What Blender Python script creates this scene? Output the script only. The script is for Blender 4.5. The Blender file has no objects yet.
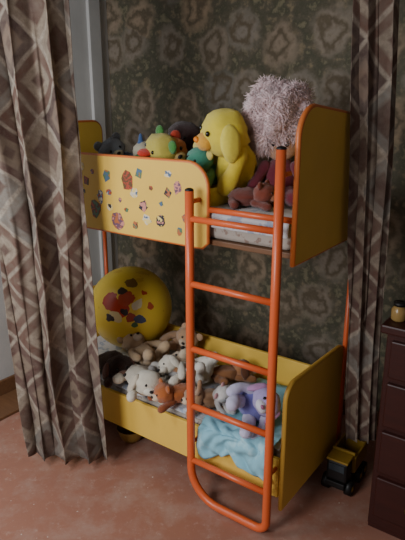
import bpy, bmesh, math, random
from mathutils import Vector, Matrix, noise, Euler
S = bpy.context.scene
COL = S.collection
random.seed(7)
PI = math.pi
# ---------------------------------------------------------------- camera model
F = 550.0; CH = 1.6; PITCH = math.radians(17)
cp, sp = math.cos(PITCH), math.sin(PITCH)
cd = bpy.data.cameras.new('camera'); cam = bpy.data.objects.new('camera', cd); COL.objects.link(cam)
cam.location = (0, 0, CH); cam.rotation_euler = (PI/2 - PITCH, 0, 0)
cd.sensor_fit = 'VERTICAL'; cd.sensor_height = 24; cd.lens = 24*F/540; cd.clip_start = .02
S.camera = cam
def ray(u, v):
    x = (u-202.5)/F; y = (270-v)/F
    return Vector((x, cp + sp*y, -sp + cp*y))
def atz(u, v, z):
    d = ray(u, v); t = (z-CH)/d.z
    return Vector((0, 0, CH)) + d*t
def xat(u, y, z):            # world x at image column u on plane Y=y, height z
    return (u-202.5)/F*(y*cp + (CH-z)*sp)
# ---------------------------------------------------------------- node helpers
class NT:
    def __init__(s, name, rough=.7, spec=.3):
        s.m = bpy.data.materials.new(name); s.m.use_nodes = True
        s.t = s.m.node_tree; s.b = s.t.nodes['Principled BSDF']
        s.b.inputs['Roughness'].default_value = rough
        s.b.inputs['Specular IOR Level'].default_value = spec
    def n(s, typ, **kw):
        nd = s.t.nodes.new(typ)
        for k, v in kw.items(): setattr(nd, k, v)
        return nd
    def put(s, inp, v):
        if isinstance(v, bpy.types.NodeSocket): s.t.links.new(v, inp)
        else: inp.default_value = v
    def math(s, op, a, b=0.0, c=None):
        nd = s.n('ShaderNodeMath', operation=op)
        s.put(nd.inputs[0], a); s.put(nd.inputs[1], b)
        if c is not None: s.put(nd.inputs[2], c)
        return nd.outputs[0]
    def coord(s, which='Object'):
        return s.n('ShaderNodeTexCoord').outputs[which]
    def noise(s, vec, scale, detail=3, rough=.5):
        nd = s.n('ShaderNodeTexNoise'); s.put(nd.inputs['Vector'], vec)
        nd.inputs['Scale'].default_value = scale; nd.inputs['Detail'].default_value = detail
        nd.inputs['Roughness'].default_value = rough
        return nd.outputs['Fac'], nd.outputs['Color']
    def mix(s, f, a, b):
        nd = s.n('ShaderNodeMix', data_type='RGBA')
        s.put(nd.inputs[0], f); s.put(nd.inputs[6], c4(a)); s.put(nd.inputs[7], c4(b))
        return nd.outputs[2]
    def ramp(s, f, stops, interp='LINEAR'):
        nd = s.n('ShaderNodeValToRGB'); nd.color_ramp.interpolation = interp
        e = nd.color_ramp.elements
        while len(e) < len(stops): e.new(.5)
        for i, (p, c) in enumerate(stops): e[i].position = p; e[i].color = c4(c)
        s.put(nd.inputs[0], f); return nd.outputs[0]
    def bump(s, h, st=.3, dist=.01):
        nd = s.n('ShaderNodeBump'); nd.inputs['Strength'].default_value = st
        nd.inputs['Distance'].default_value = dist
        s.put(nd.inputs['Height'], h); s.t.links.new(nd.outputs[0], s.b.inputs['Normal'])
    def color(s, c): s.put(s.b.inputs['Base Color'], c4(c)); return s.m
def c4(c):
    if isinstance(c, bpy.types.NodeSocket): return c
    return (c[0], c[1], c[2], 1.0)
def rgb(r, g, b):
    f = lambda x: ((x/255+.055)/1.055)**2.4 if x > 10 else x/255/12.92
    return (f(r), f(g), f(b))
_plush = {}
def plush(c, sc=60, var=.35):
    k = (c, sc)
    if k in _plush: return _plush[k]
    t = NT('plush_fabric', .95, .1); o = t.coord()
    f, _ = t.noise(o, sc, 4, .7); f2, _ = t.noise(o, 9, 2)
    l = rgb(*c); d = tuple(x*(1-var) for x in l); br = tuple(min(1, x*1.25) for x in l)
    t.color(t.mix(f2, t.mix(f, d, l), t.mix(f, l, br)))
    f3, _ = t.noise(o, 220, 3, .8); t.bump(f3, .9, .006)
    t.b.inputs['Sheen Weight'].default_value = .3
    _plush[k] = t.m; return t.m
_pl = {}
def paint(c, rough=.4, spec=.4, var=.12, name='painted_surface', metal=0):
    k = (c, rough, name)
    if k in _pl: return _pl[k]
    t = NT(name, rough, spec); o = t.coord(); f, _ = t.noise(o, 6, 5, .6)
    l = rgb(*c); t.color(t.mix(f, tuple(x*(1-var*1.5) for x in l), tuple(min(1, x*(1+var)) for x in l)))
    t.b.inputs['Metallic'].default_value = metal
    f2, _ = t.noise(o, 70, 3); t.bump(f2, .08, .003)
    _pl[k] = t.m; return t.m
# ---------------------------------------------------------------- mesh helpers
def link(name, bm, mat, parent=None, smooth=True, loc=None, rot=None):
    me = bpy.data.meshes.new(name); bmesh.ops.recalc_face_normals(bm, faces=bm.faces[:]); bm.to_mesh(me); bm.free()
    for p in me.polygons: p.use_smooth = smooth
    o = bpy.data.objects.new(name, me); COL.objects.link(o)
    me.materials.append(mat)
    if parent: o.parent = parent
    if loc is not None: o.location = loc
    if rot is not None: o.rotation_euler = rot
    return o
def empty(name, label, cat, loc=(0,0,0), rot=(0,0,0), group=None):
    o = bpy.data.objects.new(name, None); COL.objects.link(o); o.location = loc; o.rotation_euler = rot
    o.empty_display_size = .05
    tag(o, label, cat, group); return o
def tag(o, label, cat, group=None):
    o['label'] = label; o['category'] = cat
    if group: o['group'] = group
    return o
def struct(o): o['kind'] = 'structure'; return o
def add_box(bm, c, s, M=None, bevel=0):
    r = bmesh.ops.create_cube(bm, size=1)
    vs = r['verts']
    for v in vs: v.co = Vector((v.co.x*s[0]+c[0], v.co.y*s[1]+c[1], v.co.z*s[2]+c[2]))
    if bevel:
        es = list({e for v in vs for e in v.link_edges})
        rr = bmesh.ops.bevel(bm, geom=es, offset=bevel, segments=2, affect='EDGES', profile=.5)
        vs = [v for v in rr['verts']] 
    if M: bmesh.ops.transform(bm, matrix=M, verts=vs)
def box(name, c, s, mat, parent=None, bevel=.003, smooth=False):
    bm = bmesh.new(); add_box(bm, c, s, bevel=bevel); return link(name, bm, mat, parent, smooth)
def tube_bm(bm, pts, r, seg=12, closed=False, radii=None):
    pts = [Vector(p) for p in pts]; n = len(pts); rings = []
    up = None
    for i, p in enumerate(pts):
        if closed: t = pts[(i+1) % n]-pts[i-1]
        else: t = pts[min(i+1, n-1)]-pts[max(i-1, 0)]
        t.normalize()
        if up is None:
            up = Vector((0, 0, 1)) if abs(t.z) < .9 else Vector((1, 0, 0))
        a = t.cross(up).normalized(); b = a.cross(t).normalized(); up = b
        rr = radii[i] if radii else r
        rings.append([bm.verts.new(p + (a*math.cos(2*PI*k/seg)+b*math.sin(2*PI*k/seg))*rr) for k in range(seg)])
    for i in range(n if closed else n-1):
        A, B = rings[i], rings[(i+1) % n]
        for k in range(seg): bm.faces.new((A[k], A[(k+1) % seg], B[(k+1) % seg], B[k]))
    if not closed:
        bm.faces.new(rings[0]); bm.faces.new(rings[-1][::-1])
def tube(name, pts, r, mat, parent=None, seg=12, closed=False, radii=None):
    bm = bmesh.new(); tube_bm(bm, pts, r, seg, closed, radii); return link(name, bm, mat, parent)
def ell(name, c, r, mat, parent, rot=None, lump=.05, seed=0, sub=3, freq=None):
    bm = bmesh.new(); bmesh.ops.create_icosphere(bm, subdivisions=sub, radius=1)
    R = Euler(rot).to_matrix() if rot else None
    off = Vector((seed*3.7, seed*1.3, seed*2.1)); fq = freq or 2.2
    for v in bm.verts:
        k = 1 + lump*noise.noise(v.co*fq+off) + lump*.5*noise.noise(v.co*fq*3.1+off)
        p = Vector((v.co.x*r[0]*k, v.co.y*r[1]*k, v.co.z*r[2]*k))
        if R: p = R @ p
        v.co = p + Vector(c)
    return link(name, bm, mat, parent)
def limb(name, p0, p1, r0, r1, mat, parent, bend=(0,0,0)):
    p0, p1, bend = Vector(p0), Vector(p1), Vector(bend); pts = []; rad = []
    L = (p1-p0).length; d = (p1-p0).normalized(); N = 10
    for i in range(5):
        a = PI/2*i/4*.98; pts.append(p0 - d*r0*math.cos(a)); rad.append(max(.0005, r0*math.sin(a)))
    for i in range(1, N):
        t = i/N; pts.append(p0.lerp(p1, t)+bend*math.sin(PI*t)); rad.append(r0+(r1-r0)*t + r1*.12*math.sin(PI*t*2+2))
    for i in range(5):
        a = PI/2*(1-i/4*.98); pts.append(p1 + d*r1*math.cos(a)); rad.append(max(.0005, r1*math.sin(a)))
    return tube(name, pts, 0, mat, parent, 12, radii=rad)
def prism(name, poly, axis, t0, t1, mat, parent, bevel=0):
    """poly: 2D outline; axis 'x' -> (y,z) outline extruded in x; 'y' -> (x,z)."""
    bm = bmesh.new()
    def P(a, b, t): return (t, a, b) if axis == 'x' else (a, t, b)
    A = [bm.verts.new(P(a, b, t0)) for a, b in poly]; B = [bm.verts.new(P(a, b, t1)) for a, b in poly]
    bm.faces.new(A); bm.faces.new(B[::-1]); n = len(poly)
    for i in range(n): bm.faces.new((A[i], A[(i+1) % n], B[(i+1) % n], B[i]))
    return link(name, bm, mat, parent, False)
def arc(cx, cy, r, a0, a1, n=8):
    return [(cx+r*math.cos(math.radians(a0+(a1-a0)*i/n)), cy+r*math.sin(math.radians(a0+(a1-a0)*i/n))) for i in range(n+1)]
# ---------------------------------------------------------------- materials
YEL = paint((228, 186, 82), .42, .35, .08, 'yellow_laminate')
ORG = paint((212, 94, 48), .34, .45, .08, 'orange_painted_metal')
ORE = paint((206, 112, 54), .4, .4, .08, 'orange_edge_band')
DARK = paint((22, 19, 18), .5); WHITE = paint((205, 205, 200), .6)
# wallpaper
t = NT('rose_wallpaper', .85, .15); o = t.coord()
mp = t.n('ShaderNodeMapping'); t.put(mp.inputs[0], o); mp.inputs['Scale'].default_value = (4.1, 0, 3.8)
nfa, nc = t.noise(o, 7, 4, .6)
vm = t.n('ShaderNodeVectorMath', operation='MULTIPLY_ADD'); t.put(vm.inputs[0], nc); vm.inputs[1].default_value = (.55, 0, .55); t.put(vm.inputs[2], mp.outputs[0])
vo = t.n('ShaderNodeTexVoronoi'); vo.voronoi_dimensions = '2D'
se = t.n('ShaderNodeSeparateXYZ'); t.put(se.inputs[0], vm.outputs[0]); cx = t.n('ShaderNodeCombineXYZ'); t.put(cx.inputs[0], se.outputs[0]); t.put(cx.inputs[1], se.outputs[2])
t.put(vo.inputs['Vector'], cx.outputs[0]); vo.inputs['Scale'].default_value = 1; vo.inputs['Randomness'].default_value = .7
d = vo.outputs['Distance']
n1, _ = t.noise(o, 10, 3, .6); n2, _ = t.noise(o, 15, 4, .6)
pet = t.math('SINE', t.math('ADD', t.math('MULTIPLY', d, 20), t.math('MULTIPLY', n1, 14)))
blu = t.mix(vo.outputs['Color'], rgb(158, 134, 108), rgb(124, 120, 114))
petal = t.mix(t.math('MULTIPLY_ADD', pet, .5, .5), rgb(98, 86, 70), blu)
leaf = t.ramp(n2, [(.36, rgb(122, 114, 92)), (.46, rgb(80, 78, 64)), (.56, rgb(94, 88, 74)), (.66, rgb(132, 118, 94))])
mask = t.ramp(d, [(.28, (.9, .9, .9)), (.52, (0, 0, 0))])
t.color(t.mix(mask, leaf, petal)); t.bump(n2, .15, .003); WALLP = t.m
# plaster
t = NT('grey_plaster', .85, .15); o = t.coord(); f, _ = t.noise(o, 3, 6, .6); f2, _ = t.noise(o, 40, 4)
t.color(t.mix(f, rgb(160, 158, 154), rgb(204, 202, 198))); t.bump(f2, .15, .004); PLAST = t.m
# floor
t = NT('red_painted_floor', .42, .35); o = t.coord(); f, _ = t.noise(o, 1.6, 6, .65); f2, _ = t.noise(o, 26, 6, .75)
f3, _ = t.noise(o, 90, 3); f4, _ = t.noise(o, 5, 6, .7); f5, _ = t.noise(o, 48, 2, .5)
base = t.mix(f, rgb(142, 94, 76), rgb(160, 114, 96)); wear = t.ramp(f2, [(.56, (0, 0, 0)), (.72, (.5, .5, .5))])
base = t.mix(t.ramp(f4, [(.46, (0, 0, 0)), (.66, (.6, .6, .6))]), base, rgb(166, 140, 126))
base = t.mix(wear, base, rgb(182, 158, 144))
t.color(t.mix(t.ramp(f5, [(.74, (0, 0, 0)), (.77, (.8, .8, .8))]), base, rgb(210, 200, 190)))
t.put(t.b.inputs['Roughness'], t.math('MULTIPLY_ADD', f4, .4, .28)); t.bump(f3, .08, .003); FLOOR = t.m
# wood
def wood(c1, c2, name):
    t = NT(name, .45, .35); o = t.coord(); m = t.n('ShaderNodeMapping'); t.put(m.inputs[0], o); m.inputs['Scale'].default_value = (3, 30, 30)
    f, _ = t.noise(m.outputs[0], 2, 5, .6); t.color(t.mix(f, rgb(*c1), rgb(*c2))); return t.m
BROWN = wood((84, 56, 38), (128, 90, 60), 'brown_wood'); MAHO = wood((40, 15, 11), (64, 25, 18), 'dark_red_wood')
# curtain
t = NT('diamond_print_curtain', .8, .15); uv0 = t.coord('UV')
_, wc = t.noise(uv0, 5, 2); wv = t.n('ShaderNodeVectorMath', operation='MULTIPLY_ADD'); t.put(wv.inputs[0], wc); wv.inputs[1].default_value = (.04, .04, 0); t.put(wv.inputs[2], uv0); uv = wv.outputs[0]
se = t.n('ShaderNodeSeparateXYZ'); t.put(se.inputs[0], uv)
U = t.math('DIVIDE', se.outputs[0], .27); V = t.math('DIVIDE', se.outputs[1], .26)
a = t.math('ADD', U, V); b = t.math('SUBTRACT', U, V)
cb = t.n('ShaderNodeCombineXYZ'); t.put(cb.inputs[0], t.math('FLOOR', a)); t.put(cb.inputs[1], t.math('FLOOR', b))
wn = t.n('ShaderNodeTexWhiteNoise', noise_dimensions='3D'); t.put(wn.inputs['Vector'], cb.outputs[0])
fa = t.math('ABSOLUTE', t.math('SUBTRACT', t.math('FRACT', a), .5)); fb = t.math('ABSOLUTE', t.math('SUBTRACT', t.math('FRACT', b), .5))
e = t.math('MAXIMUM', fa, fb)
nf, _ = t.noise(uv, 30, 6, .75); nf2, _ = t.noise(uv, 7, 3, .6)
pal1 = t.ramp(wn.outputs['Value'], [(0, rgb(84, 60, 54)), (.25, rgb(136, 122, 106)), (.5, rgb(96, 70, 60)), (.72, rgb(118, 112, 104)), (.88, rgb(76, 60, 56))], 'CONSTANT')
pal2 = t.ramp(wn.outputs['Value'], [(0, rgb(124, 108, 92)), (.25, rgb(88, 66, 57)), (.5, rgb(142, 128, 112)), (.72, rgb(84, 66, 59)), (.88, rgb(118, 98, 84))], 'CONSTANT')
sm_ = lambda lo, hi: t.ramp(e, [(lo, (1, 1, 1)), (hi, (0, 0, 0))])
c = t.mix(sm_(.25, .30), pal1, pal2); c = t.mix(sm_(.08, .13), c, rgb(88, 68, 60)); c = t.mix(t.ramp(e, [(.44, (0, 0, 0)), (.475, (.75, .75, .75))]), c, rgb(166, 154, 138))
c = t.mix(t.ramp(nf, [(.38, (0, 0, 0)), (.62, (.7, .7, .7))]), c, rgb(104, 89, 78))
c = t.mix(t.ramp(nf2, [(.5, (0, 0, 0)), (.7, (.25, .25, .25))]), c, rgb(142, 130, 116))
t.color(c); nb, _ = t.noise(uv, 300, 2); t.bump(nb, .2, .002)
t.b.inputs['Sheen Weight'].default_value = .05; CURT = t.m
# sheets
def sheet_mat(base, blot, sc, name):
    t = NT(name, .9, .1); o = t.coord(); f, _ = t.noise(o, sc, 3, .6); f2, _ = t.noise(o, 250, 2)
    m = t.ramp(f, [(.56, (0, 0, 0)), (.62, (1, 1, 1))]); t.color(t.mix(m, rgb(*base), rgb(*blot))); t.bump(f2, .2, .002); return t.m
SHEET = sheet_mat((200, 200, 202), (158, 168, 184), 22, 'white_bed_linen')
BLUE = sheet_mat((138, 186, 200), (164, 202, 212), 9, 'blue_blanket_cloth')
MATT = sheet_mat((170, 160, 150), (140, 120, 110), 30, 'mattress_ticking')
# ---------------------------------------------------------------- room
ANG = math.radians(-36); X = Vector((math.cos(ANG), math.sin(ANG), 0)); Y = Vector((-math.sin(ANG), math.cos(ANG), 0))
corner = Vector((-.57, 3.57, 0))
struct(box('floor', (0, 0, -.05), (9, 9, .1), FLOOR, bevel=0))
w = struct(box('wall_back', (2.0, .05, 1.3), (4.2, .1, 2.6), WALLP, bevel=0)); w.location = corner; w.rotation_euler = (0, 0, ANG)
w = struct(box('wall_left', (-.05, -2.3, 1.3), (.1, 4.6, 2.6), PLAST, bevel=0)); w.location = corner; w.rotation_euler = (0, 0, ANG)
struct(box('ceiling', (0, 1, 2.65), (9, 7, .1), PLAST, bevel=0))
w = struct(box('baseboard_left', (.009, -2.3, .05), (.018, 4.5, .1), BROWN, bevel=.004)); w.location = corner; w.rotation_euler = (0, 0, ANG)
w = struct(box('baseboard_back', (2.0, -.009, .04), (3.9, .018, .08), BROWN, bevel=.004)); w.location = corner; w.rotation_euler = (0, 0, ANG)
w = struct(box('trim_1', (.12, -2.3, .008), (.2, 4.4, .016), BROWN, bevel=.003)); w.location = corner; w.rotation_euler = (0, 0, ANG)
w = struct(box('trim_2', (.012, -.12, 1.3), (.024, .09, 2.58), PLAST, bevel=.004)); w.location = corner; w.rotation_euler = (0, 0, ANG)
# ---------------------------------------------------------------- bunk bed
L, W = 1.42, .52
bed = empty('bunk_bed', 'yellow two-storey children\'s bunk bed with orange metal ladder', 'bunk bed', (.30, 1.76, 0), (0, 0, ANG))
def edge_band(poly, axis, t, parent, r=.009, m=None):
    pts = [((t, a, b) if axis == 'x' else (a, t, b)) for a, b in poly]
    o = tube('edge_band', pts, r, m or ORE, parent, 8, closed=True); return o
def end_panel(name, x, z0, z1f, z1b, rf=.1, m=None):
    poly = [(0, z0), (W, z0)] + arc(W-.05, z1b-.05, .05, 0, 90, 6) + arc(rf, z1f-rf, rf, 90, 180, 10)
    p = prism(name, poly, 'x', x-.010, x+.010, YEL, bed)
    edge_band(poly, 'x', x, p, .0102, m); return p
end_panel('upper_end_panel', 0, 1.08, 1.585, 1.55)
end_panel('upper_end_panel', -L, 1.08, 1.50, 1.50)
YED = paint((216, 168, 72), .4, .35, .08, 'yellow_edge_band')
end_panel('lower_end_panel', 0, .10, .62, .60, .06, YED)
end_panel('lower_end_panel', -L, .10, .63, .60, .06, YED)
poly = [(-L+.015, 1.08), (-.375, 1.08), (-.352, 1.10)] + arc(-.352-.09, 1.39-.09, .09, 0, 90, 8) + [(-L+.015, 1.39)]
guard = prism('guard_board', poly, 'y', 0, .016, YEL, bed)
edge_band(poly, 'y', .008, guard, .0083)
box('side_board', (-L/2, .009, .225), (L-.03, .018, .17), YEL, bed)
box('back_board', (-L/2, W-.009, .30), (L-.03, .018, .32), YEL, bed)
box('back_board', (-L/2, W-.009, 1.17), (L-.03, .018, .18), YEL, bed)
box('bed_base', (-L/2, W/2, .165), (L-.03, W-.05, .02), BROWN, bed)
box('bed_base', (-L/2, W/2, 1.10), (L-.03, W-.05, .02), BROWN, bed)
tube('side_rail', [(-.37, .012, 1.225), (-.012, .012, 1.225)], .011, ORG, bed)
for (x, y) in ((.012, W+.002), (-L-.012, W+.002), (-L-.012, .01)):
    tube('post', [(x, y, 0), (x, y, 1.12)], .0115, ORG, bed)
# stickers
cols = [(170,74,54),(80,104,130),(214,200,176),(104,74,50),(84,116,88),(200,134,120),(50,46,56),(226,200,120),(110,80,96),(176,104,64)]
def sticker_mat(c1, c2, c3, sc):
    t = NT('printed_sticker', .4, .4); o = t.coord(); f, _ = t.noise(o, sc, 2)
    t.color(t.ramp(f, [(.0, rgb(*c1)), (.46, rgb(*c2)), (.56, rgb(*c3))], 'CONSTANT')); return t.m
smats = [sticker_mat(cols[i], cols[(i*3+1) % 10], cols[(i*7+2) % 10], 45) for i in range(10)]
rs = random.Random(11); spots = []
for i in range(34):
    for _ in range(80):
        x = rs.uniform(-1.12, -.52); z = rs.uniform(1.115, 1.35)
        if i > 28: x = rs.uniform(-.56, -.41)
        if all(abs(x-a)*.8+abs(z-b) > .062 for a, b in spots) and not (x > -.47 and z > 1.31): spots.append((x, z)); break
for i, (x, z) in enumerate(spots):
    s = rs.choice([.012, .016, .02, .024]); 
    if i in (3, 9, 14): s = .034
    n = rs.choice([4, 5, 8, 10, 14]); ph = rs.uniform(0, 6); bm = bmesh.new(); asp = rs.uniform(.6, 1.3)
    ring = []
    for k in range(n):
        rr = s*rs.uniform(.72, 1.2); aa = ph+2*PI*k/n; ring.append((x+rr*math.cos(aa)/max(1, asp), z+rr*math.sin(aa)*min(1.1, asp+.2)))
    A = [bm.verts.new((a, -.0012, b)) for a, b in ring]; B = [bm.verts.new((a, .0005, b)) for a, b in ring]
    bm.faces.new(A); bm.faces.new(B[::-1])
    for k in range(n): bm.faces.new((A[k], A[(k+1) % n], B[(k+1) % n], B[k]))
    link('sticker', bm, smats[i % 10], guard, False)
# ladder (bolted to the bed)
lad = bpy.data.objects.new('ladder', None); COL.objects.link(lad); lad.parent = bed; lad['label'] = 'orange tubular ladder with five rungs'
xl, xr, yl = -.385, -.027, -.060
pts = [(xl, yl, 1.30), (xl, yl, .9), (xl, yl, .5), (xl, yl, .16)]
R1 = .14
pts += [(xl+R1-R1*math.cos(PI/2*i/8), yl, .02+R1-R1*math.sin(PI/2*i/8)) for i in range(1, 9)]
R2 = .045
pts += [(xr-R2+R2*math.sin(PI/2*i/6), yl, .02+R2-R2*math.cos(PI/2*i/6)) for i in range(0, 7)]
pts += [(xr, yl, .4), (xr, yl, .9), (xr, yl, 1.46)]
tube('stile', pts, .0165, ORG, lad, 14)
for z in (1.2, .955, .693, .446, .195):
    tube('rung', [(xl+.008, yl, z), (xr-.008, yl, z)], .0125 if z < 1.1 else .012, ORG, lad)
ell('end_cap', (xl, yl, 1.302), (.017, .017, .009), DARK, lad, lump=0, sub=2)
ell('end_cap', (xr, yl, 1.462), (.017, .017, .009), DARK, lad, lump=0, sub=2)
tube('bracket', [(xl, yl, 1.26), (xl, .004, 1.26)], .009, ORG, lad)
tube('bracket', [(xr, yl, 1.38), (xr, .004, 1.38)], .009, ORG, lad)
tube('bracket', [(xl, yl, .27), (xl, .0, .27)], .008, ORG, lad)
tube('bracket', [(xr, yl, .27), (xr, .0, .27)], .008, ORG, lad)
# ---------------------------------------------------------------- mattresses & linen (in bed frame)
def inbed(o): o.location = bed.location; o.rotation_euler = bed.rotation_euler; return o
m = inbed(box('mattress', (-L/2, W/2, .2475), (L-.06, W-.07, .14), MATT, bevel=.02, smooth=True)); tag(m, 'lower bunk mattress under the white sheet and plush toys', 'mattress')
m = inbed(box('mattress', (-L/2, W/2, 1.155), (L-.06, W-.07, .09), MATT, bevel=.02, smooth=True)); tag(m, 'thin upper bunk mattress behind the sticker-covered board', 'mattress')
def cloth(name, label, cat, x0, x1, path, amp, mat, seed=0, nx=70, hem=0, group=None, gather=0):
    P = [Vector((0, a, b)) for a, b in path]; pts = []
    for i in range(len(P)-1):
        for k in range(12): pts.append(P[i].lerp(P[i+1], k/12))
    pts.append(P[-1])
    for _ in range(4): pts = [pts[0]]+[(pts[i-1]+pts[i]*2+pts[i+1])/4 for i in range(1, len(pts)-1)]+[pts[-1]]
    bm = bmesh.new(); rows = []
    for j, p in enumerate(pts):
        tg = (pts[min(j+1, len(pts)-1)]-pts[max(j-1, 0)]).normalized(); nn = Vector((0, tg.z, -tg.y))
        if nn.z < -.1 or (abs(nn.z) <= .1 and nn.y > 0): nn = -nn
        row = []; s = (j/(len(pts)-1))
        for i in range(nx+1):
            x = x0+(x1-x0)*i/nx
            q = Vector((x*7, p.y*7+seed, p.z*7)); h = noise.noise(q)+.6*abs(noise.noise(q*2.6))+.4*noise.noise(q*5)
            if gather: h += .55*math.sin(x*70+6*noise.noise(Vector((x*4, s*4, seed))))*s
            hz = hem*(noise.noise(Vector((x*7, seed, 0)))+.6*noise.noise(Vector((x*19, seed, 0))))*max(0, (s-.6)/.4)
            xx = x+gather*noise.noise(Vector((s*3, seed, 2)))*s+ gather*.6*noise.noise(Vector((x*6, s*5, seed)))
            row.append(bm.verts.new(Vector((xx, p.y, p.z+hz))+nn*(amp*(h+.6))))
        rows.append(row)
    for j in range(len(rows)-1):
        for i in range(nx): bm.faces.new((rows[j][i], rows[j][i+1], rows[j+1][i+1], rows[j+1][i]))
    o = inbed(link(name, bm, mat)); sm = o.modifiers.new('thick', 'SOLIDIFY'); sm.thickness = .003; sm.offset = 1
    return tag(o, label, cat, group)
cloth('bed_sheet', 'rumpled white sheet spread over the lower bunk under the toys', 'sheet', -L+.05, -.03, [(W-.03, .31), (W-.06, .325), (.06, .328), (.03, .318)], .012, SHEET, 1, 110)
cloth('blanket', 'light blue blanket draped over the lower bunk\'s front edge', 'blanket', -.365, -.045, [(W-.08, .345), (.05, .345), (.0, .342), (-.014, .32), (-.016, .225)], .018, BLUE, 5, 80, hem=.06, gather=.035)
cloth('bed_sheet', 'white patterned sheet over the upper bunk mattress behind ladder top', 'sheet', -L+.05, -.03, [(W-.03, 1.19), (W-.06, 1.21), (.06, 1.215), (.028, 1.205), (.026, 1.16)], .008, SHEET, 9, 110)
# ---------------------------------------------------------------- curtains
def curtain(label, y, z0, z1, xl0, xr0, xl1, xr1, folds, amp, seed, slope, group, wob=.014):
    """x range (xl0..xr0) at z0 and (xl1..xr1) at z1"""
    nu, nv = 190, 70; bm = bmesh.new(); uvl = bm.loops.layers.uv.new('UVMap'); rows = []
    for j in range(nv+1):
        t = j/nv; z = z0+(z1-z0)*t; a = xl0+(xl1-xl0)*t; b = xr0+(xr1-xr0)*t; row = []; acc = 0; prev = None
        for i in range(nu+1):
            s = i/nu; w = s+.07*noise.noise(Vector((s*4+seed, z*.9, 0)))
            ph = 2*PI*folds*w + 1.6*noise.noise(Vector((s*3, z*1.2, seed)))
            am = amp*(.75+.9*noise.noise(Vector((s*5, z*.8, seed+4))))
            x = a+(b-a)*s + .008*math.sin(2*ph); yy = y+slope*(x-xl0)+am*math.sin(ph)+wob*noise.noise(Vector((s*12, z*3, seed)))
            zz = z + (.018*noise.noise(Vector((s*6, seed, 1))) if j == 0 else 0)
            p = Vector((x, yy, zz))
            if prev is not None: acc += (p-prev).length
            prev = p; row.append((bm.verts.new(p), acc, z))
        rows.append(row)
    for j in range(nv):
        for i in range(nu):
            q = [rows[j][i], rows[j][i+1], rows[j+1][i+1], rows[j+1][i]]
            f = bm.faces.new([k[0] for k in q])
            for lp, k in zip(f.loops, q): lp[uvl].uv = (k[1]+seed*.31, k[2])
    o = link('curtain', bm, CURT); sm = o.modifiers.new('thick', 'SOLIDIFY'); sm.thickness = .002
    return tag(o, label, 'curtain', group)
curtain('wide diamond-patterned brown curtain bunched on the left in front of the bed', 2.17, .04, 2.33, -.80, -.435, -.90, -.485, 3.5, .04, 2, -.06, 'brown diamond print curtains', .018)
curtain('narrow diamond-patterned brown curtain hanging beside the bed end on the right', 2.035, .22, 2.33, .610, .735, .485, .650, 2.2, .019, 11, -.06, 'brown diamond print curtains', .006)
rod = tag(tube('curtain_rod', [(-1.5, 2.20, 2.35), (1.5, 2.0, 2.35)], .013, BROWN), 'long wooden curtain rod above the bunk bed', 'curtain rod')
# ---------------------------------------------------------------- ball
bc = Vector((0, 0, CH))+ray(131, 307)*2.865; BR = .213
ball = empty('ball', 'big yellow inflatable ball with coloured print on the lower bunk', 'ball', (bc.x, bc.y, bc.z-BR))
t = NT('yellow_printed_rubber', .32, .5); o = t.coord(); nf, nc = t.noise(o, 14, 3)
vm = t.n('ShaderNodeVectorMath', operation='MULTIPLY_ADD'); t.put(vm.inputs[0], nc); vm.inputs[1].default_value = (.07, .07, .07); t.put(vm.inputs[2], o)
col = rgb(246, 212, 76)
camd = (Vector((0, 0, CH))-bc).normalized()
rt = Vector((0, 0, 1)).cross(camd).normalized(); upv = camd.cross(rt)
col = t.mix(t.math('GREATER_THAN', nf, .66), col, rgb(232, 194, 62))
def spot(col, du, dv, r, c):
    q = camd*math.sqrt(max(0, 1-du*du-dv*dv))+rt*du+upv*dv; q = q*BR+Vector((.035, .035, .035))+Vector((0, 0, BR))
    ds = t.n('ShaderNodeVectorMath', operation='DISTANCE'); t.put(ds.inputs[0], vm.outputs[0]); ds.inputs[1].default_value = q
    return t.mix(t.math('LESS_THAN', ds.outputs['Value'], r), col, rgb(*c))
for du, dv, r, c in [(.05,.55,.035,(140,110,60)),(-.45,.15,.045,(190,60,36)),(-.25,.0,.045,(196,66,36)),(-.38,-.2,.03,(235,215,160)),(-.1,.2,.035,(190,80,50)),(.0,-.25,.03,(180,70,44)),(.15,.05,.025,(235,225,190)),(-.2,.38,.02,(70,60,50)),(.2,-.3,.025,(80,90,120)),(-.5,-.25,.02,(70,60,60)),(.3,.3,.016,(200,80,50)),(-.15,-.1,.016,(60,50,50)),(.1,-.45,.016,(80,120,80)),(.45,.0,.016,(200,90,60))]:
    col = spot(col, du, dv, r, c)
t.color(col)
bm = bmesh.new(); bmesh.ops.create_uvsphere(bm, u_segments=48, v_segments=28, radius=BR)
bmesh.ops.translate(bm, vec=(0, 0, BR), verts=bm.verts); link('ball_skin', bm, t.m, ball)
q = Vector((0, 0, BR))+(-camd*.3+rt*.8+upv*.3).normalized()*BR
ell('valve', q, (.009, .009, .009), WHITE, ball, lump=0, sub=2)
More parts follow.
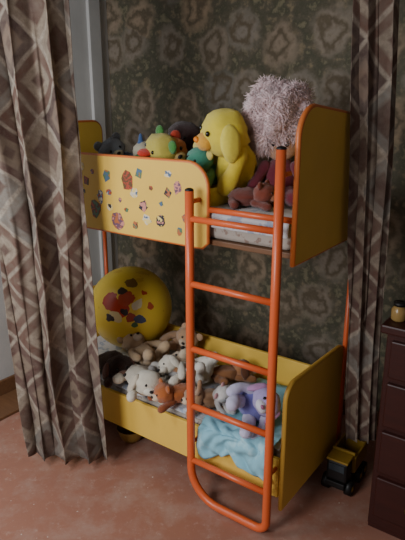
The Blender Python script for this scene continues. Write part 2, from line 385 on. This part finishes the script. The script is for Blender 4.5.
# ---------------------------------------------------------------- plush toys
EYE = paint((12, 10, 10), .15, .6, name='glossy_black_eye')
def toy(name, label, loc, h, rz=0, pose='sit', body=(200,190,170), head=None, limbc=None, muz=None, nosec=(25,18,16), earc=None, ears='round', snout='bear', rx=0, ry=0, tail=None, group='plush toys on the lower bunk', seed=None, wide=1.0, hoff=(0,0,0), lift=0):
    head = head or body; limbc = limbc or body; muz = muz or head; earc = earc or head
    seed = seed if seed is not None else (sum(map(ord, label)) % 17)
    r = empty(name, label, 'plush toy', Vector(loc)+Vector((0, 0, lift)), (rx, ry, rz), group)
    s = h; V = lambda *a: Vector(a)*s
    bmt, hm, lm, mm, em = plush(body), plush(head), plush(limbc), plush(muz), plush(earc)
    if pose == 'sit':
        ell('body', V(0, 0, .31), V(.25*wide, .21, .31), bmt, r, seed=seed, lump=.16)
        hc = Vector((0, -.04, .72))
        for k in (-1, 1):
            limb('arm', V(k*.18*wide, -.02, .52), V(k*(.33+.05*math.sin(seed))*wide, -.2, .24), .085*s, .085*s, lm, r, V(k*.06, 0, .03))
            limb('leg', V(k*.13*wide, -.06, .11), V(k*.26*wide, -.38, .10), .105*s, .105*s, lm, r, V(0, 0, .02))
    elif pose == 'slump':
        ell('body', V(0, .05, .24), V(.30*wide, .24, .25), bmt, r, seed=seed, lump=.2)
        hc = Vector((0, -.14, .52))
        for k in (-1, 1):
            limb('arm', V(k*.22*wide, -.02, .36), V(k*.40*wide, -.3, .10), .09*s, .085*s, lm, r, V(k*.06, 0, .03))
            limb('leg', V(k*.15*wide, -.1, .10), V(k*.24*wide, -.5, .08), .11*s, .105*s, lm, r, V(k*.05, 0, .02))
    else:
        ell('body', V(0, .2, .19), V(.28*wide, .36, .19), bmt, r, seed=seed, lump=.2)
        hc = Vector((0, -.2, .28))
        for k in (-1, 1):
            limb('leg', V(k*.16, -.05, .11), V(k*.30, -.40, .07), .085*s, .08*s, lm, r)
            limb('leg', V(k*.18, .42, .11), V(k*.40, .28, .07), .095*s, .09*s, lm, r)
        if tail: limb('tail', V(0, .52, .2), V(.12, .72, .2), .04*s, .03*s, lm, r, V(.05, 0, .03))
    hc += Vector(hoff)
    H = lambda x, y, z: (hc+Vector((x, y, z)))*s
    ell('head', H(0, 0, 0), V(.27*wide, .23, .225), hm, r, seed=seed+1, lump=.14)
    if snout == 'bear':
        ell('muzzle', H(0, -.2, -.06), V(.12, .09, .085), mm, r, seed=seed+2); ell('nose', H(0, -.285, -.03), V(.042, .028, .03), paint(nosec, .5), r, lump=0, sub=2)
    elif snout == 'dog':
        ell('muzzle', H(0, -.23, -.07), V(.12, .14, .09), mm, r, seed=seed+2); ell('nose', H(0, -.365, -.02), V(.055, .035, .04), paint(nosec, .5), r, lump=0, sub=2)
    elif snout == 'beak':
        bk = plush(nosec)
        ell('beak', H(0, -.26, -.02), V(.09, .11, .035), bk, r, rot=(.15, 0, 0), seed=1); ell('beak', H(0, -.23, -.08), V(.07, .08, .026), bk, r, rot=(-.15, 0, 0), seed=2)
    for k in (-1, 1):
        ell('eye', H(k*.1, -.205, .045), V(.026, .022, .028), EYE, r, lump=0, sub=2)
        if ears == 'round': ell('ear', H(k*.2*wide, .02, .18), V(.09, .045, .09), em, r, seed=seed+3)
        elif ears == 'floppy': ell('ear', H(k*.27*wide, -.02, -.03), V(.06, .10, .18), em, r, rot=(0, k*-.25, 0), seed=seed+3, lump=.1)
        elif ears == 'pointy': limb('ear', H(k*.15, .02, .14), H(k*.2, .02, .30), .07*s, .025*s, em, r)
        elif ears == 'long': limb('ear', H(k*.12, .02, .15), H(k*.25, .06, .5), .06*s, .05*s, em, r, V(k*.08, 0, 0))
    return r
Z = .348
P = lambda u, v, z=Z: atz(u, v, z)
toy('plush_puppy', 'dark brown plush puppy lying in front of the yellow ball', P(116, 375), .24, .5, 'lie', (58,36,26), limbc=(70,44,32), muz=(150,110,90), earc=(120,84,72), ears='floppy', snout='dog')
toy('plush_bear', 'cream plush bear lying back just right of the yellow ball', P(155, 372), .23, .9, 'sit', (206,176,140), muz=(226,206,180), rx=-1.1, lift=.035)
toy('plush_bear', 'peach-beige plush bear at the back, just left of the ladder', P(178, 356), .22, -.3, 'slump', (196,158,124), muz=(214,190,164), ry=.6, lift=.03)
toy('plush_lamb', 'off-white plush lamb lying at the left front edge of bunk', P(141, 392), .25, .35, 'lie', (222,212,192), muz=(228,220,204), ears='floppy', earc=(204,190,168), ry=.3)
toy('plush_dog', 'small white plush dog with dark nose left of the ladder', P(183, 387), .19, -.7, 'slump', (212,202,184), ears='floppy', snout='dog', ry=-.7, lift=.03)
toy('plush_tiger', 'orange-brown plush tiger at the front edge left of ladder', P(172, 402), .19, -1.1, 'lie', (176,98,48), muz=(216,190,160), limbc=(150,80,44), tail=True)
toy('plush_cat', 'grey-white plush cat tumbled between the cream bear and ladder', P(166, 383), .17, 1.2, 'lie', (190,184,176), limbc=(150,146,142), ears='pointy', ry=.7, lift=.03)
toy('plush_dog', 'white plush dog with tan face lying on its back behind the ladder', P(208, 389), .23, 1.0, 'sit', (220,212,198), head=(206,184,156), ears='floppy', earc=(150,104,68), snout='dog', rx=-1.35, lift=.045)
toy('plush_dog', 'brown plush dog lying behind the lilac plush', P(234, 381), .20, 1.7, 'lie', (156,104,66), head=(176,120,78), muz=(204,170,136), ears='floppy', earc=(104,62,40), snout='dog', tail=True, ry=.3)
toy('plush_rabbit', 'tan plush rabbit lying flat on the blanket\'s left edge', P(203, 407), .19, -1.3, 'lie', (170,130,96), muz=(214,190,160), ears='long')
toy('lilac_plush', 'lilac and violet plush toy slumped sideways on the blue blanket', P(240, 420, .365), .24, -.6, 'slump', (120,118,186), head=(176,160,206), limbc=(206,200,226), earc=(190,140,186), ears='floppy', snout='bear', nosec=(150,90,120), muz=(226,222,232), ry=1.0, rx=-.4, lift=.045)
toy('plush_mouse', 'small white plush mouse beside the lilac toy', P(224, 404, .36), .14, .9, 'slump', (220,214,208), earc=(214,160,160), ears='round', ry=-.6, lift=.015)
# upper bunk
Z2 = 1.228
U2 = lambda u, y: Vector((xat(u, y, 1.4), y, Z2)); G2 = 'plush toys on the upper bunk'
toy('plush_bear', 'small blue-grey plush bear leftmost on the upper bunk', U2(124, 2.52), .235, .6, 'sit', (120,132,150), head=(136,142,150), muz=(190,180,150), group=G2, ry=-.4, lift=.01)
toy('plush_cat', 'white and yellow plush cat next to the leftmost blue-grey bear', U2(136, 2.40), .23, .9, 'sit', (214,190,90), head=(206,196,170), earc=(80,110,160), ears='pointy', group=G2, ry=.3)
toy('plush_parrot', 'green plush parrot with yellow face and red beak on upper bunk', U2(153, 2.36), .29, -1.0, 'sit', (70,130,60), head=(196,178,80), muz=(200,60,40), nosec=(206,52,30), earc=(70,130,60), snout='beak', ears='round', group=G2, ry=.5)
toy('plush_penguin', 'black plush penguin with red beak behind the parrot', U2(174, 2.52), .32, -.5, 'sit', (36,34,38), head=(62,40,38), muz=(200,50,40), nosec=(190,46,34), snout='beak', ears='none', group=G2, ry=.3)
toy('plush_frog', 'orange-faced plush toy with green body behind the teal dragon', U2(190, 2.34), .27, .5, 'sit', (96,140,60), head=(206,120,50), muz=(226,190,120), ears='round', earc=(180,60,40), group=G2, ry=-.5)
toy('plush_dragon', 'teal green plush dragon beside the end of the sticker board', U2(200, 2.22), .215, -.9, 'slump', (70,142,118), limbc=(104,160,96), muz=(140,186,130), earc=(220,200,110), ears='round', group=G2, ry=.35, lift=.05)
toy('plush_fox', 'orange plush fox behind the teal dragon', U2(209, 2.44), .27, -.6, 'sit', (200,108,50), muz=(226,206,180), ears='floppy', earc=(90,60,40), snout='dog', group=G2, ry=.3)
toy('yellow_plush', 'tall floppy bright yellow plush toy slumping beside the pink-haired doll', U2(236, 2.22), .39, -1.25, 'sit', (240,214,70), nosec=(226,130,40), limbc=(236,206,66), ears='floppy', earc=(242,220,90), muz=(236,170,60), snout='bear', group=G2, wide=.85, rx=.10, ry=.24, hoff=(0, -.08, -.02))
toy('plush_bear', 'reddish-brown plush bear lying low on the upper bunk\'s sheet', U2(256, 2.02), .18, 1.1, 'lie', (112,52,40), head=(130,64,48), muz=(170,110,80), group=G2)
# pink haired doll
dl = empty('plush_doll', 'plush doll with a huge pink shaggy wig by the end panel', 'doll', U2(281, 2.185), (0, 0, -.2), G2)
DB = plush((120, 44, 60)); SK = plush((214, 164, 130)); PK = plush((255, 214, 214), 60, .05)
PK.node_tree.nodes['Principled BSDF'].inputs['Sheen Weight'].default_value = 1.0
ell('body', (0, 0, .08), (.07, .06, .085), DB, dl, seed=4); ell('head', (0, 0, .22), (.07, .065, .07), SK, dl, seed=5)
for k in (-1, 1):
    limb('arm', (k*.06, -.02, .13), (k*.10, -.08, .06), .025, .022, DB, dl); limb('leg', (k*.04, -.03, .03), (k*.06, -.16, .03), .03, .03, DB, dl)
    ell('eye', (k*.025, -.063, .22), (.009, .007, .01), EYE, dl, lump=0, sub=2)
ell('nose', (0, -.07, .20), (.01, .01, .01), SK, dl, lump=0, sub=2)
bm = bmesh.new(); rr = random.Random(5); HC = Vector((-.018, -.01, .325)); HR = (.105, .088, .125)
for i in range(12000):
    d = Vector((rr.gauss(0, 1), rr.gauss(0, 1), rr.gauss(.05, 1))).normalized()
    lm_ = 1+.40*noise.noise(d*1.8+Vector((3, 1, 2)))
    st = HC + Vector((d.x*HR[0], d.y*HR[1], d.z*HR[2]))*lm_; ln = rr.uniform(.012, .036)
    sw = Vector((noise.noise(d*3), noise.noise(d*3+Vector((9, 0, 0))), noise.noise(d*3+Vector((0, 9, 0)))))*2.2
    tn = (sw-d*sw.dot(d))+Vector((rr.uniform(-.7, .7), rr.uniform(-.7, .7), rr.uniform(-.8, .2)))
    p1 = st+(d*.6+tn*.5).normalized()*ln*.5; p2 = p1+(d*.25+tn).normalized()*ln*.6
    tube_bm(bm, [st, p1, p2], 0, 3, radii=[.0018, .0015, .0005])
hr = link('wig', bm, PK, dl); hr['kind'] = 'stuff'; hr['label'] = 'fluffy pink shaggy wig'
bm = bmesh.new(); bmesh.ops.create_icosphere(bm, subdivisions=4, radius=1)
for v in bm.verts:
    d = v.co.normalized(); v.co = HC + Vector((d.x*HR[0], d.y*HR[1], d.z*HR[2]))*(1.05+.40*noise.noise(d*1.8+Vector((3, 1, 2)))+.08*noise.noise(d*9))
link('wig_base', bm, PK, dl)
# ---------------------------------------------------------------- toy truck by the bed end
tk = empty('toy_truck', 'yellow and black plastic toy dump truck on floor at the bed end', 'toy truck', (.622, 2.05, 0), (0, 0, ANG+.03)); tk.scale = (.9, .85, .95)
TY = paint((150, 116, 34), .5); 
box('chassis', (0, 0, .055), (.09, .27, .03), DARK, tk, .004)
cabn = box('cab', (0, -.085, .12), (.1, .08, .10), DARK, tk, .01)
box('window', (0, -.1265, .14), (.075, .004, .035), paint((40, 50, 56), .1, .6), cabn, .001)
box('cab_roof', (0, -.085, .173), (.104, .084, .01), TY, tk, .003)
bm = bmesh.new()
for c_, s_ in [((0, .055, .085), (.11, .17, .012)), ((-.056, .055, .125), (.01, .18, .08)), ((.056, .055, .125), (.01, .18, .08)), ((0, .14, .12), (.11, .01, .07)), ((0, -.03, .135), (.11, .012, .10))]: add_box(bm, c_, s_, bevel=.002)
link('dump_body', bm, TY, tk, False)
for x in (-.055, .055):
    for y in (-.085, .04, .105):
        w_ = tube('wheel', [(x-.016, y, .035), (x+.016, y, .035)], .035, DARK, tk, 20)
        tube('hub', [(x-.019, y, .035), (x+.019, y, .035)], .014, TY, w_, 12)
# ---------------------------------------------------------------- chest of drawers
ch = empty('chest_of_drawers', 'dark reddish wooden chest of drawers at the right edge', 'chest of drawers', (.630, 1.77, 0), (0, 0, ANG)); ch.scale = (1, 1, 1.09)
box('body', (.36, .225, .39), (.70, .42, .74), MAHO, ch, .004)
box('top', (.36, .22, .775), (.74, .45, .03), MAHO, ch, .006)
box('plinth', (.36, .225, .012), (.70, .40, .024), MAHO, ch, .002)
for i, z in enumerate((.15, .33, .51, .675)):
    dr = box('drawer', (.36, .008, z), (.66, .02, .16 if i < 3 else .13), MAHO, ch, .005)
    for x in (.16, .56): ell('knob', (x, -.012, z), (.014, .014, .014), paint((120, 96, 50), .35, name='brass', metal=.8), dr, lump=0, sub=2)
jar = empty('jar', 'small yellowish jar with dark lid on the chest corner', 'jar', (.693, 1.81, .8615))
bm = bmesh.new(); prof = [(0, 0), (.022, 0), (.026, .006), (.027, .04), (.02, .05), (.018, .055)]
rings = [[bm.verts.new((r_*math.cos(2*PI*k/20), r_*math.sin(2*PI*k/20), z_)) for k in range(20)] for r_, z_ in prof[1:]]
for A, B in zip(rings, rings[1:]):
    for k in range(20): bm.faces.new((A[k], A[(k+1) % 20], B[(k+1) % 20], B[k]))
bm.faces.new(rings[0]); bm.faces.new(rings[-1][::-1])
link('glass', bm, paint((150, 120, 70), .25), jar); tube('lid', [(0, 0, .055), (0, 0, .068)], .021, DARK, jar, 20)
# ---------------------------------------------------------------- things under the bed
def bowl(name, label, cat, loc, r, h, mat):
    bm = bmesh.new(); pr = [(.6*r, 0), (.8*r, h*.3), (.97*r, h*.8), (r, h), (1.06*r, h), (1.05*r, h*.95), (.93*r, h*.9), (.75*r, h*.35), (.55*r, .008)]
    rg = [[bm.verts.new((a*math.cos(2*PI*k/28), a*math.sin(2*PI*k/28), z)) for k in range(28)] for a, z in pr]
    for A, B in zip(rg, rg[1:]):
        for k in range(28): bm.faces.new((A[k], A[(k+1) % 28], B[(k+1) % 28], B[k]))
    bm.faces.new(rg[0][::-1]); bm.faces.new(rg[-1])
    o = link(name, bm, mat); o.location = loc; return tag(o, label, cat)
p = atz(128, 447, 0)
bowl('plastic_basin', 'small yellow plastic basin on the floor under the bunk', 'basin', (p.x+.01, p.y+.07, 0), .07, .07, paint((150, 116, 56), .4))
bowl('plastic_basin', 'dark plastic basin further back under the bunk bed', 'basin', (p.x+.22, p.y+.12, 0), .11, .10, paint((50, 40, 38), .5))
# ---------------------------------------------------------------- light
def area(name, loc, tgt, size, en, col):
    l = bpy.data.lights.new(name, 'AREA'); l.energy = en; l.size = size; l.color = col
    o = bpy.data.objects.new(name, l); COL.objects.link(o); o.location = loc
    o.rotation_euler = (Vector(tgt)-Vector(loc)).to_track_quat('-Z', 'Y').to_euler(); return o
area('window_and_fill_light', (-1.6, .05, 1.6), (-.75, 2.2, .2), .9, 56, (.94, .97, 1.0))
area('window_and_fill_light', (-1.45, 1.5, 1.9), (-1.1, 2.5, .6), .4, 14, (.85, .93, 1.0))  # fill lamp added to brighten the dark left wall; not another window
wd = bpy.data.worlds.new('world'); S.world = wd; wd.use_nodes = True
wd.node_tree.nodes['Background'].inputs[0].default_value = (.97, .97, 1.0, 1); wd.node_tree.nodes['Background'].inputs[1].default_value = .2
